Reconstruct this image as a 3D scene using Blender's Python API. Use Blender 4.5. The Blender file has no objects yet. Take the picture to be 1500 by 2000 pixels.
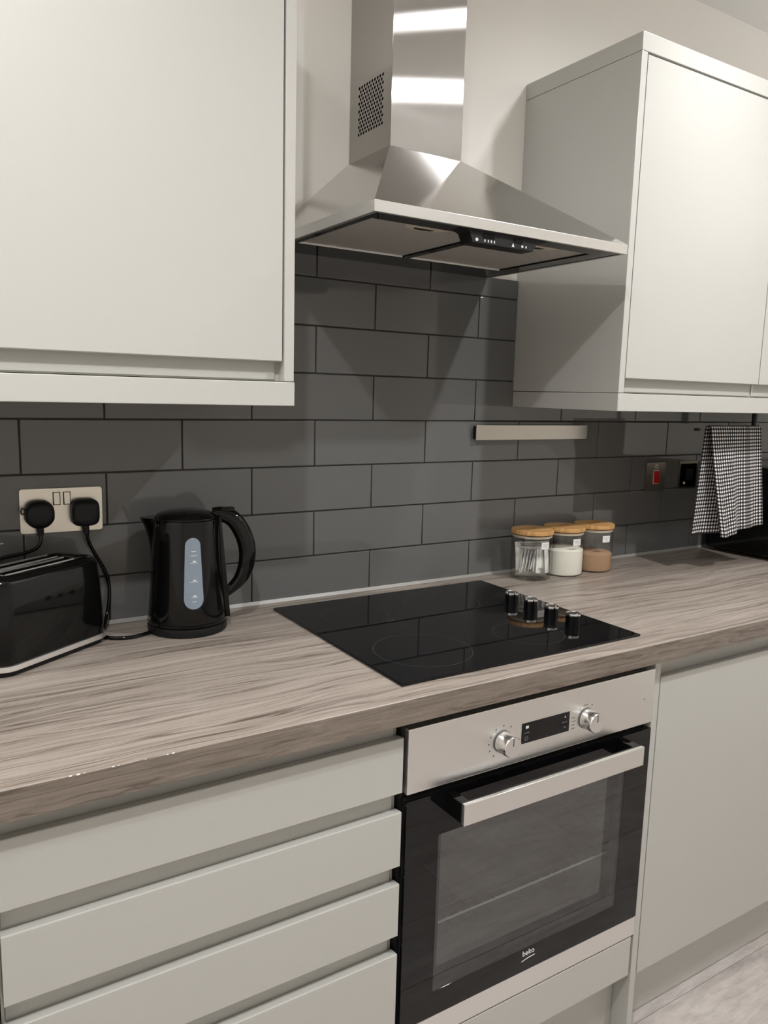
import bpy, bmesh, math, random
from mathutils import Vector, Matrix
random.seed(7)
SC = bpy.context.scene
COL = SC.collection
PI = math.pi
WT = 0.91                      # height of the worktop: geometry below is given relative to it, lifted at the end

# ------------------------------------------------------------------ camera, light, exposure
def rot_vectors(yaw, pitch, roll):
    y, p, r = map(math.radians, (yaw, pitch, roll))
    fw = Vector((-math.sin(y) * math.cos(p), math.cos(y) * math.cos(p), math.sin(p)))
    ri = Vector((math.cos(y), math.sin(y), 0))
    up = ri.cross(fw)
    return ri * math.cos(r) + up * math.sin(r), up * math.cos(r) - ri * math.sin(r), fw

cam_data = bpy.data.cameras.new('camera')
cam = bpy.data.objects.new('camera', cam_data)
COL.objects.link(cam)
RI, UP, FW = rot_vectors(-32.3086, -8.6642, 1.5176)
CAMP = Vector((-0.0696, -1.5653, 0.4721 + WT))
cam.matrix_world = Matrix(((RI.x, UP.x, -FW.x, CAMP.x), (RI.y, UP.y, -FW.y, CAMP.y),
                           (RI.z, UP.z, -FW.z, CAMP.z), (0, 0, 0, 1)))
cam_data.sensor_fit = 'VERTICAL'
cam_data.sensor_height = 24
cam_data.lens = 1513.11 / 2000 * 24
cam_data.clip_start = 0.02
SC.camera = cam

world = bpy.data.worlds.new('world')
SC.world = world
world.use_nodes = True
world.node_tree.nodes['Background'].inputs[0].default_value = (0.9, 0.85, 0.78, 1)
world.node_tree.nodes['Background'].inputs[1].default_value = 0.1

LAMP_W = 26.0
LAMP_COLOR = (0.985, 0.985, 1.0)
CEIL = 1.60
LAMPS = [(-0.12, -1.445, 1.4, 0.9), (1.585, -1.33, 1.4, 0.9), (1.54, -0.66, 0.42, 1.0), (-0.12, -0.66, 0.36, 1.0),
         (2.3, -2.6, 0.25, 0.9)]  # the last one is an unseen downlight added as fill
for lx, ly, lw, soft in LAMPS:
    ld = bpy.data.lights.new('downlight_lamp', 'SPOT')
    ld.energy = LAMP_W * lw
    ld.color = LAMP_COLOR
    ld.spot_size = math.radians(179 if soft < 1 else 160)
    ld.spot_blend = soft
    ld.shadow_soft_size = 0.028
    lo = bpy.data.objects.new('downlight_lamp', ld)
    lo.location = (lx, ly, CEIL + WT - 0.012)
    COL.objects.link(lo)

# added fill spots out of view, aimed up to bounce off the ceiling
BOUNCE_FILLS = [(-0.55, -1.0, 34), (2.55, -1.2, 20)]
for px, py, watts in BOUNCE_FILLS:
    ld = bpy.data.lights.new('bounce_fill', 'SPOT')
    ld.energy = watts
    ld.color = LAMP_COLOR
    ld.spot_size = math.radians(150)
    ld.spot_blend = 0.8
    ld.shadow_soft_size = 0.1
    lo = bpy.data.objects.new('bounce_fill', ld)
    lo.location = (px, py, 0.9 + WT)
    lo.rotation_euler = (PI, 0, 0)
    COL.objects.link(lo)

vs = SC.view_settings
SC.display_settings.display_device = 'sRGB'
vs.view_transform = 'Standard'
vs.look = 'None'
vs.gamma = 1
vs.use_curve_mapping = False
vs.exposure = 1.06

# ------------------------------------------------------------------ materials
def mat(name, color=(0.5, 0.5, 0.5), rough=0.5, metal=0.0, spec=0.5, coat=0.0):
    m = bpy.data.materials.new(name)
    m.use_nodes = True
    b = m.node_tree.nodes['Principled BSDF']
    b.inputs['Base Color'].default_value = (*color, 1)
    b.inputs['Roughness'].default_value = rough
    b.inputs['Metallic'].default_value = metal
    b.inputs['Specular IOR Level'].default_value = spec
    b.inputs['Coat Weight'].default_value = coat
    b.inputs['Coat Roughness'].default_value = 0.03
    return m

class NT:
    def __init__(s, m):
        s.t = m.node_tree
        s.b = s.t.nodes['Principled BSDF']
    def n(s, kind, **kw):
        nd = s.t.nodes.new(kind)
        for k, v in kw.items():
            if k.startswith('i_'):
                nd.inputs[k[2:].replace('_', ' ')].default_value = v
            else:
                setattr(nd, k, v)
        return nd
    def l(s, a, b):
        s.t.links.new(a, b)
    def coords(s, scale=(1, 1, 1), kind='Object', loc=(0, 0, 0)):
        tc = s.n('ShaderNodeTexCoord')
        mp = s.n('ShaderNodeMapping')
        mp.inputs['Scale'].default_value = scale
        mp.inputs['Location'].default_value = loc
        s.l(tc.outputs[kind], mp.inputs['Vector'])
        return mp.outputs['Vector']
    def noise(s, vec, scale, detail=4, rough=0.55, dist=0):
        nd = s.n('ShaderNodeTexNoise')
        nd.inputs['Scale'].default_value = scale
        nd.inputs['Detail'].default_value = detail
        nd.inputs['Roughness'].default_value = rough
        nd.inputs['Distortion'].default_value = dist
        s.l(vec, nd.inputs['Vector'])
        return nd.outputs['Fac']
    def ramp(s, fac, stops):
        nd = s.n('ShaderNodeValToRGB')
        els = nd.color_ramp.elements
        while len(els) < len(stops):
            els.new(0.5)
        for e, (p, c) in zip(els, stops):
            e.position = p
            e.color = (*c, 1) if len(c) == 3 else c
        s.l(fac, nd.inputs['Fac'])
        return nd.outputs['Color']
    def mix(s, fac, a, b, mode='MIX'):
        nd = s.n('ShaderNodeMix', data_type='RGBA', blend_type=mode)
        for sock, v in ((nd.inputs[0], fac), (nd.inputs[6], a), (nd.inputs[7], b)):
            if hasattr(v, 'node'):
                s.l(v, sock)
            elif isinstance(v, (int, float)):
                sock.default_value = v
            else:
                sock.default_value = (*v, 1)
        return nd.outputs[2]
    def bump(s, h, strength, dist=0.001):
        nd = s.n('ShaderNodeBump')
        nd.inputs['Strength'].default_value = strength
        nd.inputs['Distance'].default_value = dist
        s.l(h, nd.inputs['Height'])
        s.l(nd.outputs['Normal'], s.b.inputs['Normal'])

def g3(r, g, b):  # sRGB 0-255 to linear
    f = lambda c: c / 12.92 if c <= 0.04045 else ((c + 0.055) / 1.055) ** 2.4
    return tuple(f(v / 255) for v in (r, g, b))

M = {}
M['cabinet'] = mat('cabinet_gloss', g3(186, 185, 179), 0.27, spec=0.4)
t = NT(M['cabinet'])
t.bump(t.noise(t.coords(), 9, 2), 0.04, 0.002)
M['carcass'] = mat('carcass_grey', g3(188, 185, 174), 0.35)
M['wall'] = mat('wall_paint', g3(238, 234, 227), 0.75)
t = NT(M['wall'])
t.bump(t.noise(t.coords(), 160, 3), 0.08, 0.001)
M['ceiling'] = mat('ceiling_paint', g3(238, 237, 234), 0.8)
M['tile'] = mat('tile_gloss', g3(102, 102, 101), 0.05, spec=0.42)
t = NT(M['tile'])
t.bump(t.noise(t.coords(), 7, 2), 0.05, 0.004)
M['grout'] = mat('grout_dark', g3(52, 50, 46), 0.9)
M['sealant'] = mat('sealant', g3(150, 148, 142), 0.35)
M['black_gloss'] = mat('black_gloss', (0.003, 0.003, 0.003), 0.06, spec=0.32)
M['black_matte'] = mat('black_matte', (0.006, 0.006, 0.007), 0.45, spec=0.3)
M['black_void'] = mat('black_void', (0.004, 0.004, 0.004), 0.8)
M['hob'] = mat('hob_glass', (0.003, 0.003, 0.0035), 0.03, spec=0.36)
M['hob_print'] = mat('hob_print', (0.045, 0.045, 0.043), 0.15)
M['chrome'] = mat('chrome', (0.8, 0.8, 0.8), 0.08, 1.0)
M['white_print'] = mat('white_print', (0.75, 0.75, 0.73), 0.5)
M['dark_print'] = mat('dark_print', (0.10, 0.10, 0.095), 0.5)
M['grey_print'] = mat('grey_print', (0.35, 0.35, 0.34), 0.5)
M['latch'] = mat('latch_plastic', g3(205, 197, 178), 0.45)
M['red'] = mat('red_switch', g3(190, 14, 16), 0.2)
M['bronze_plate'] = mat('dark_nickel', g3(150, 142, 128), 0.32, 1.0)
M['paper'] = mat('paper_label', g3(228, 226, 222), 0.6)
M['sugar'] = mat('white_sugar', g3(236, 232, 220), 0.85)
M['cocoa'] = mat('brown_powder', g3(172, 136, 106), 0.9)
M['seal_ring'] = mat('silicone_ring', g3(205, 192, 172), 0.4)
M['gauge'] = mat('water_gauge', g3(128, 140, 153), 0.25)
M['enamel'] = mat('oven_enamel', g3(62, 63, 64), 0.4)
M['rack_bar_lit'] = mat('rack_bar_lit', (0.85, 0.85, 0.83), 0.3)  # rack front: the light it catches is put into the colour
M['wire'] = mat('rack_wire', g3(70, 70, 70), 0.35, 1.0)  # rest of the rack: shade of the cavity put into the colour

def steel(name, tangent, rough=0.26, aniso=0.75, color=(0.60, 0.585, 0.565), streak=(1, 1, 1)):
    m = mat(name, color, rough, 1.0)
    t = NT(m)
    t.b.inputs['Anisotropic'].default_value = aniso
    if tangent:
        c = t.n('ShaderNodeCombineXYZ')
        for i in range(3):
            c.inputs[i].default_value = tangent[i]
        t.l(c.outputs[0], t.b.inputs['Tangent'])
    v = t.coords(streak)
    f = t.noise(v, 6, 6, 0.7)
    r = t.n('ShaderNodeMapRange')
    r.inputs['To Min'].default_value = rough * 0.82
    r.inputs['To Max'].default_value = rough * 1.2
    t.l(f, r.inputs['Value'])
    t.l(r.outputs[0], t.b.inputs['Roughness'])
    return m
M['steel_chimney'] = steel('steel_brushed_upright', (1, 1, 0), 0.21, 1.0, color=(0.52, 0.505, 0.485), streak=(60, 60, 1))
def beckmann_steel(m, rough, aniso, tangent, color):
    """finely brushed sheet: soft-edged anisotropic gloss without long tails"""
    nt = m.node_tree
    out = [n_ for n_ in nt.nodes if n_.type == 'OUTPUT_MATERIAL'][0]
    g = nt.nodes.new('ShaderNodeBsdfAnisotropic')
    g.distribution = 'BECKMANN'
    g.inputs['Color'].default_value = (*color, 1)
    g.inputs['Roughness'].default_value = rough
    g.inputs['Anisotropy'].default_value = aniso
    c = nt.nodes.new('ShaderNodeCombineXYZ')
    for i in range(3):
        c.inputs[i].default_value = tangent[i]
    nt.links.new(c.outputs[0], g.inputs['Tangent'])
    nt.links.new(g.outputs[0], out.inputs['Surface'])
    return m
beckmann_steel(M['steel_chimney'], 0.214, 0.847, (0, 0, 1), (0.48, 0.465, 0.445))
M['steel_canopy'] = steel('steel_brushed_canopy', (1, 1, 0), 0.11, 0.3, streak=(2, 60, 60))
M['steel_front'] = steel('steel_brushed_front', (1, 1, 0), 0.30, 0.5, color=(0.82, 0.81, 0.785), streak=(1, 50, 50))
M['steel_plate'] = steel('steel_plate', (1, 1, 0), 0.30, 0.4, color=(0.66, 0.62, 0.55), streak=(2, 60, 60))
M['steel_strip'] = steel('steel_strip', (1, 1, 0), 0.2, 0.5, color=(0.42, 0.40, 0.36), streak=(2, 60, 60))
M['filter_edge'] = mat('filter_edge', (0.9, 0.89, 0.87), 0.5, 0.5)  # whitened: the bright line of caught light is put into the colour
M['silver_strip'] = mat('silver_strip', (0.9, 0.89, 0.88), 0.38, 1.0)
M['knob_metal'] = mat('knob_metal', (0.80, 0.79, 0.78), 0.22, 1.0)

# grease filter: fine woven metal
M['filter'] = mat('filter_mesh', g3(150, 146, 138), 0.5, 0.3)
t = NT(M['filter'])
ck = t.n('ShaderNodeTexChecker')
ck.inputs['Scale'].default_value = 420
t.l(t.coords(), ck.inputs['Vector'])
t.l(t.mix(ck.outputs['Fac'], g3(160, 156, 149), g3(205, 200, 192)), t.b.inputs['Base Color'])

# worktop laminate: grain along x
def laminate(name, tone):
    m = mat(name, (0.2, 0.18, 0.16), 0.34, spec=0.4)
    t = NT(m)
    warp = t.noise(t.coords((1.3, 6, 6)), 1.5, 3, 0.5)
    v1 = t.coords((0.5, 22, 22))
    addv = t.n('ShaderNodeVectorMath', operation='ADD')
    sc = t.n('ShaderNodeVectorMath', operation='SCALE')
    cmb = t.n('ShaderNodeCombineXYZ')
    t.l(warp, cmb.inputs[1])
    t.l(cmb.outputs[0], sc.inputs[0])
    sc.inputs['Scale'].default_value = 2.1
    t.l(v1, addv.inputs[0])
    t.l(sc.outputs[0], addv.inputs[1])
    broad = t.noise(addv.outputs[0], 1.1, 3, 0.5)
    mid = t.noise(addv.outputs[0], 5.0, 4, 0.6)
    fine = t.noise(addv.outputs[0], 16.0, 6, 0.7)
    lines = t.noise(addv.outputs[0], 2.3, 2, 0.35)
    c1 = t.ramp(broad, [(0.30, g3(138, 127, 117)), (0.5, g3(164, 153, 143)), (0.70, g3(190, 179, 168))])
    c2 = t.mix(0.5, c1, t.ramp(mid, [(0.3, g3(110, 100, 91)), (0.5, g3(166, 154, 143)), (0.72, g3(206, 196, 184))]))
    c3 = t.mix(0.38, c2, t.ramp(fine, [(0.32, g3(100, 90, 81)), (0.5, g3(166, 154, 143)), (0.7, g3(210, 199, 187))]))
    lm = t.ramp(lines, [(0.478, (0, 0, 0)), (0.497, (1, 1, 1)), (0.503, (1, 1, 1)), (0.522, (0, 0, 0))])
    lm2 = t.ramp(mid, [(0.36, (1, 1, 1)), (0.43, (0, 0, 0))])
    lf = t.mix(1.0, lm, t.ramp(broad, [(0.35, (0.85, 0.85, 0.85)), (0.62, (0.25, 0.25, 0.25))]), 'MULTIPLY')
    c4 = t.mix(lf, c3, g3(88, 76, 67))
    dk = t.n('ShaderNodeMath', operation='MULTIPLY'); dk.inputs[1].default_value = 0.4
    t.l(lm2, dk.inputs[0])
    t.l(t.mix(1.0, t.mix(dk.outputs[0], c4, g3(98, 85, 75)), tone, 'MULTIPLY'), t.b.inputs['Base Color'])
    t.bump(fine, 0.12, 0.0006)
    return m
M['worktop'] = laminate('worktop_laminate', (0.84, 0.84, 0.83))
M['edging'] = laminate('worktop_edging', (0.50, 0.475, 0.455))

# floor plank laminate
M['plank'] = mat('plank_laminate', (0.3, 0.28, 0.27), 0.38, spec=0.4)
t = NT(M['plank'])
oi = t.n('ShaderNodeObjectInfo')
cx = t.n('ShaderNodeCombineXYZ')
mu = t.n('ShaderNodeMath', operation='MULTIPLY')
mu.inputs[1].default_value = 37.0
t.l(oi.outputs['Random'], mu.inputs[0])
t.l(mu.outputs[0], cx.inputs[0]); t.l(mu.outputs[0], cx.inputs[1])
ad = t.n('ShaderNodeVectorMath', operation='ADD')
t.l(t.coords((1.6, 7, 7)), ad.inputs[0]); t.l(cx.outputs[0], ad.inputs[1])
pb = t.noise(ad.outputs[0], 1.3, 4, 0.6, 1.6)
pf = t.noise(ad.outputs[0], 9, 8, 0.75, 0.6)
pc = t.ramp(pb, [(0.25, g3(136, 128, 124)), (0.42, g3(172, 164, 159)), (0.6, g3(194, 187, 182)), (0.78, g3(214, 208, 204))])
pc = t.mix(0.4, pc, t.ramp(pf, [(0.3, g3(120, 112, 108)), (0.55, g3(186, 178, 173)), (0.75, g3(215, 209, 205))]))
t.l(pc, t.b.inputs['Base Color'])
t.bump(pf, 0.1, 0.0006)

# bamboo
M['bamboo'] = mat('bamboo', g3(196, 150, 92), 0.45)
t = NT(M['bamboo'])
bf = t.noise(t.coords((9, 60, 9)), 1.2, 5, 0.6)
t.l(t.ramp(bf, [(0.3, g3(150, 104, 54)), (0.5, g3(196, 150, 92)), (0.7, g3(219, 178, 120))]), t.b.inputs['Base Color'])

# sachets
M['sachet'] = mat('sachet_foil', g3(190, 188, 184), 0.4)
t = NT(M['sachet'])
sf = t.noise(t.coords((40, 40, 40)), 1, 3)
t.l(t.ramp(sf, [(0.35, g3(196, 194, 190)), (0.6, g3(236, 234, 230))]), t.b.inputs['Base Color'])

# towel: gingham from the cloth's own uv
M['towel'] = mat('gingham_cloth', (0.5, 0.5, 0.5), 0.9, spec=0.1)
t = NT(M['towel'])
uv = t.n('ShaderNodeUVMap')
sp = t.n('ShaderNodeSeparateXYZ')
t.l(uv.outputs[0], sp.inputs[0])
def stripe(sock, n):
    a = t.n('ShaderNodeMath', operation='MULTIPLY'); a.inputs[1].default_value = n
    t.l(sock, a.inputs[0])
    b = t.n('ShaderNodeMath', operation='FRACT'); t.l(a.outputs[0], b.inputs[0])
    c = t.n('ShaderNodeMath', operation='GREATER_THAN'); c.inputs[1].default_value = 0.5
    t.l(b.outputs[0], c.inputs[0])
    return c.outputs[0]
su, sv = stripe(sp.outputs[0], 1 / 0.0104), stripe(sp.outputs[1], 1 / 0.0104)
# the broad dark band woven down the cloth
b1 = t.n('ShaderNodeMath', operation='COMPARE'); b1.inputs[1].default_value = 0.168; b1.inputs[2].default_value = 0.012
t.l(sp.outputs[0], b1.inputs[0])
inv = t.n('ShaderNodeMath', operation='SUBTRACT'); inv.inputs[0].default_value = 1.0
t.l(b1.outputs[0], inv.inputs[1])
su2 = t.n('ShaderNodeMath', operation='MULTIPLY'); t.l(su, su2.inputs[0]); t.l(inv.outputs[0], su2.inputs[1])
su3 = t.n('ShaderNodeMath', operation='MULTIPLY_ADD'); su3.inputs[1].default_value = 0.28
t.l(b1.outputs[0], su3.inputs[0]); t.l(su2.outputs[0], su3.inputs[2])
sm = t.n('ShaderNodeMath', operation='ADD'); t.l(su3.outputs[0], sm.inputs[0]); t.l(sv, sm.inputs[1])
hf = t.n('ShaderNodeMath', operation='MULTIPLY'); hf.inputs[1].default_value = 0.5
t.l(sm.outputs[0], hf.inputs[0])
t.l(t.ramp(hf.outputs[0], [(0.0, g3(20, 20, 22)), (0.5, g3(98, 96, 97)), (1.0, g3(240, 238, 236))]), t.b.inputs['Base Color'])

def thin_glass(name, tint=(1, 1, 1), ior=1.5, rough=0.0, extra=0.0):
    m = bpy.data.materials.new(name)
    m.use_nodes = True
    nt = m.node_tree
    nt.nodes.clear()
    out = nt.nodes.new('ShaderNodeOutputMaterial')
    mx = nt.nodes.new('ShaderNodeMixShader')
    tr = nt.nodes.new('ShaderNodeBsdfTransparent')
    gl = nt.nodes.new('ShaderNodeBsdfGlossy')
    fr = nt.nodes.new('ShaderNodeLayerWeight')
    pw = nt.nodes.new('ShaderNodeMath'); pw.operation = 'POWER'; pw.inputs[1].default_value = 5.0
    ad = nt.nodes.new('ShaderNodeMath'); ad.operation = 'MULTIPLY_ADD'; ad.use_clamp = True
    f0 = ((ior - 1) / (ior + 1)) ** 2 * 2 + extra
    ad.inputs[1].default_value = 1 - f0
    ad.inputs[2].default_value = f0
    tr.inputs[0].default_value = (*tint, 1)
    gl.inputs['Roughness'].default_value = rough
    nt.links.new(fr.outputs['Facing'], pw.inputs[0])
    nt.links.new(pw.outputs[0], ad.inputs[0])
    nt.links.new(ad.outputs[0], mx.inputs[0])
    nt.links.new(tr.outputs[0], mx.inputs[1])
    nt.links.new(gl.outputs[0], mx.inputs[2])
    nt.links.new(mx.outputs[0], out.inputs[0])
    return m
M['glass'] = thin_glass('jar_glass', (0.97, 0.98, 0.97), 1.45)
M['oven_pane'] = thin_glass('oven_glass', (0.66, 0.67, 0.67), 1.5, 0.01, 0.045)
M['oven_pane_inner'] = thin_glass('oven_inner_glass', (0.85, 0.86, 0.86), 1.5, 0.03, 0.15)

# ------------------------------------------------------------------ mesh helpers
class MB:
    """collects shapes into one bmesh"""
    def __init__(s):
        s.bm = bmesh.new()
        s.angle = 40
    def box(s, x0, x1, y0, y1, z0, z1, bev=0.0, seg=2):
        vs = [s.bm.verts.new((x, y, z)) for x in (x0, x1) for y in (y0, y1) for z in (z0, z1)]
        q = [(0, 1, 3, 2), (4, 6, 7, 5), (0, 4, 5, 1), (2, 3, 7, 6), (0, 2, 6, 4), (1, 5, 7, 3)]
        fs = [s.bm.faces.new([vs[i] for i in f]) for f in q]
        if bev:
            s.angle = 20
            es = list({e for f in fs for e in f.edges})
            bmesh.ops.bevel(s.bm, geom=es, offset=bev, segments=seg, profile=0.5, affect='EDGES')
        return s
    def prism(s, pts, axis, a, b, bev=0.0):
        """polygon pts extruded along axis from a to b; pts are the two other coordinates in x,y,z order"""
        def mk(p, v):
            c = list(p); c.insert('xyz'.index(axis), v); return c
        A = [s.bm.verts.new(mk(p, a)) for p in pts]
        B = [s.bm.verts.new(mk(p, b)) for p in pts]
        n = len(pts)
        fs = [s.bm.faces.new(A), s.bm.faces.new(B[::-1])]
        for i in range(n):
            fs.append(s.bm.faces.new((A[i], B[i], B[(i + 1) % n], A[(i + 1) % n])))
        if bev:
            s.angle = 20
            bmesh.ops.bevel(s.bm, geom=list({e for f in fs for e in f.edges}), offset=bev, segments=2, profile=0.5, affect='EDGES')
        return s
    def face(s, pts):
        s.bm.faces.new([s.bm.verts.new(p) for p in pts]); return s
    def loft(s, rings, cap0=True, cap1=True, closed=True):
        R = [[s.bm.verts.new(p) for p in r] for r in rings]
        n = len(R[0])
        for a, b in zip(R, R[1:]):
            for i in range(n if closed else n - 1):
                j = (i + 1) % n
                s.bm.faces.new((a[i], a[j], b[j], b[i]))
        if cap0: s.bm.faces.new(R[0][::-1])
        if cap1: s.bm.faces.new(R[-1])
        return s
    def lathe(s, prof, c=(0, 0, 0), seg=40, cap0=True, cap1=True):
        rings = [[(c[0] + r * math.cos(2 * PI * i / seg), c[1] + r * math.sin(2 * PI * i / seg), c[2] + z)
                  for i in range(seg)] for r, z in prof]
        return s.loft(rings, cap0, cap1)
    def cyl(s, p0, p1, r0, r1=None, seg=20, caps=True):
        p0, p1 = Vector(p0), Vector(p1)
        r1 = r0 if r1 is None else r1
        d = (p1 - p0).normalized()
        u = d.orthogonal().normalized(); w = d.cross(u)
        rg = lambda p, r: [p + (u * math.cos(2 * PI * i / seg) + w * math.sin(2 * PI * i / seg)) * r for i in range(seg)]
        return s.loft([rg(p0, r0), rg(p1, r1)], caps, caps)
    def tube(s, pts, r, seg=10, sub=6, flat=None):
        pts = [Vector(p) for p in pts]
        P = []
        rad = r if isinstance(r, (list, tuple)) else [r] * len(pts)
        RR = []
        for i in range(len(pts) - 1):
            a, b, c, d = pts[max(i - 1, 0)], pts[i], pts[i + 1], pts[min(i + 2, len(pts) - 1)]
            for k in range(sub):
                t = k / sub
                P.append(0.5 * ((2 * b) + (c - a) * t + (2 * a - 5 * b + 4 * c - d) * t * t + (3 * b - a - 3 * c + d) * t ** 3))
                RR.append(rad[i] * (1 - t) + rad[i + 1] * t)
        P.append(pts[-1]); RR.append(rad[-1])
        rings = []
        u = None
        for i, p in enumerate(P):
            d = (P[min(i + 1, len(P) - 1)] - P[max(i - 1, 0)]).normalized()
            if flat is not None:
                u = Vector(flat)
                u = (u - d * u.dot(d)).normalized()
                w = d.cross(u)
                rings.append([p + u * math.cos(2 * PI * k / seg) * RR[i] * 0.85 + w * math.sin(2 * PI * k / seg) * RR[i] for k in range(seg)])
            else:
                u = d.orthogonal().normalized() if u is None else (u - d * u.dot(d)).normalized()
                w = d.cross(u)
                rings.append([p + (u * math.cos(2 * PI * k / seg) + w * math.sin(2 * PI * k / seg)) * RR[i] for k in range(seg)])
        return s.loft(rings)
    def move(s, v):
        bmesh.ops.translate(s.bm, verts=s.bm.verts[:], vec=v); return s
    def build(s, name, m, parent=None, smooth=True, origin=None):
        bmesh.ops.recalc_face_normals(s.bm, faces=s.bm.faces[:])
        me = bpy.data.meshes.new(name)
        if parent is not None and origin is None:
            w = world_loc(parent)
            bmesh.ops.translate(s.bm, verts=s.bm.verts[:], vec=-w)
        elif parent is None and origin is not None:
            bmesh.ops.translate(s.bm, verts=s.bm.verts[:], vec=-Vector(origin))
        s.bm.to_mesh(me)
        s.bm.free()
        me.materials.append(m)
        if smooth:
            me.polygons.foreach_set('use_smooth', [True] * len(me.polygons))
            me.set_sharp_from_angle(angle=math.radians(s.angle))
        o = bpy.data.objects.new(name, me)
        COL.objects.link(o)
        if parent is not None:
            o.parent = parent
        elif origin is not None:
            o.location = origin
        return o

LOCAL = Vector((0, 0, 0))
def world_loc(o):
    """world position of an unrotated parent chain (rotated things build their parts in local space)"""
    if o.get('_local'):
        return Vector((0, 0, 0))
    v = Vector(o.location)
    while o.parent:
        o = o.parent
        if o.get('_local'):
            return Vector((0, 0, 0))
        v += o.location
    return v

def tag(o, label=None, cat=None, group=None, kind=None):
    if label: o['label'] = label
    if cat: o['category'] = cat
    if group: o['group'] = group
    if kind: o['kind'] = kind
    return o

def thing(name, label, cat, loc, group=None, rotz=0.0, local=False, kind=None):
    o = bpy.data.objects.new(name, None)
    o.empty_display_size = 0.05
    o.location = loc
    o.rotation_euler = (0, 0, rotz)
    if local: o['_local'] = 1
    COL.objects.link(o)
    return tag(o, label, cat, group, kind)

def dup(o, parent=None):
    c = o.copy(); COL.objects.link(c)
    if parent is not None: c.parent = parent
    for ch in o.children:
        dup(ch, c)
    return c

def cut(o, boxes):
    """subtract boxes (tuples) from the mesh object o"""
    for b in boxes:
        c = MB().box(*b).build('cutter', M['black_void'], None)
        if o.parent: c.parent = o.parent
        md = o.modifiers.new('cut', 'BOOLEAN')
        md.operation = 'DIFFERENCE'; md.solver = 'EXACT'; md.object = c
        dg = bpy.context.evaluated_depsgraph_get()
        me = bpy.data.meshes.new_from_object(o.evaluated_get(dg))
        o.modifiers.clear()
        o.data = me
        bpy.data.objects.remove(c)

def text_mesh(s, size, name, m, parent, loc, rot, extrude=0.0003, shear=0.0):
    cu = bpy.data.curves.new(name, 'FONT')
    cu.body = s; cu.size = size; cu.extrude = extrude; cu.shear = shear
    cu.align_x = 'CENTER'
    to = bpy.data.objects.new(name, cu)
    COL.objects.link(to)
    dg = bpy.context.evaluated_depsgraph_get()
    me = bpy.data.meshes.new_from_object(to.evaluated_get(dg))
    bpy.data.objects.remove(to)
    me.materials.clear(); me.materials.append(m)
    o = bpy.data.objects.new(name, me)
    COL.objects.link(o)
    o.parent = parent
    o.location = Vector(loc) - world_loc(parent)
    o.rotation_euler = rot
    return o

# ------------------------------------------------------------------ room shell
X0, X1, YB, YF = -1.2, 3.0, 0.008, -3.3
wall_back = MB().box(X0, X1, YB, 0.12, -WT, CEIL).build('wall_back', M['wall'])
tag(wall_back, 'cream painted wall with dark grey tiles above the worktop', 'wall', kind='structure')
w = MB().box(X0 - 0.1, X0, YF, 0.12, -WT, CEIL).build('wall_left', M['wall']); tag(w, 'cream painted end wall beyond the left cabinets', 'wall', kind='structure')
w = MB().box(X1, X1 + 0.1, YF, 0.12, -WT, CEIL).build('wall_right', M['wall']); tag(w, 'cream painted end wall beyond the right cabinets', 'wall', kind='structure')
w = MB().box(X0 - 0.1, X1 + 0.1, YF - 0.1, YF, -WT, CEIL).build('wall_front', M['wall']); tag(w, 'cream painted wall facing the worktop', 'wall', kind='structure')
w = MB().box(X0 - 0.1, X1 + 0.1, YF - 0.1, 0.12, CEIL, CEIL + 0.08).build('ceiling', M['ceiling']); tag(w, 'plain white ceiling with round downlights', 'ceiling', kind='structure')
floor = MB().box(X0 - 0.1, X1 + 0.1, YF - 0.1, 0.12, -WT - 0.06, -WT - 0.008).build('floor', M['grout'])
tag(floor, 'grey wood plank floor in front of the cabinets', 'floor', kind='structure')
# planks: first row is a narrow cut strip along the plinth
rows = [(0.0, -0.5475), (-0.5475, -0.5735)]
y = -0.5735
while y > YF:
    rows.append((y, max(y - 0.19, YF))); y -= 0.19
offs = [0.17, 0.75, 0.33, 1.02, 0.55, 0.2, 0.9, 0.45, 0.1, 0.7, 0.35, 1.0, 0.6, 0.25, 0.8, 0.5]
for r, (ya, yb) in enumerate(rows):
    x = X0 - offs[r % 16]
    while x < X1:
        a, b = max(x, X0), min(x + 1.29, X1)
        if b - a > 0.02:
            o = MB().box(a + 0.0004, b - 0.0004, yb + 0.0005, ya - 0.0005, -WT - 0.008, -WT, 0.0008, 1).build('plank', M['plank'], floor, origin=(0, 0, 0))
        x += 1.29

# tiles, each a piece of the back wall
TL, TP, TX0, TZ5, G = 0.3039, 0.1036, 0.1232, 0.4097, 0.0028
grout_o = MB().box(-1.2, 3.0, 0.0025, YB, -0.0, 0.447).box(0.511, 1.3115, 0.0025, YB, 0.447, 0.7665).build('grout', M['grout'], wall_back)
tile_cache = {}
def tile(x0, x1, z0, z1):
    key = (round(x1 - x0, 4), round(z1 - z0, 4))
    if key not in tile_cache:
        h, k = key[0] / 2, key[1] / 2
        o = MB().box(-h, h, 0.0, 0.0075, -k, k, 0.0016, 2).build('tile', M['tile'], wall_back, origin=(0, 0, 0))
        tile_cache[key] = o.data
    else:
        o = bpy.data.objects.new('tile', tile_cache[key]); COL.objects.link(o); o.parent = wall_back
    o.location = ((x0 + x1) / 2, 0, (z0 + z1) / 2)
def notched(pts):
    MB().prism(pts, 'y', 0.0, 0.0075, 0.0012).build('tile', M['tile'], wall_back, origin=(0, 0, 0))
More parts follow.
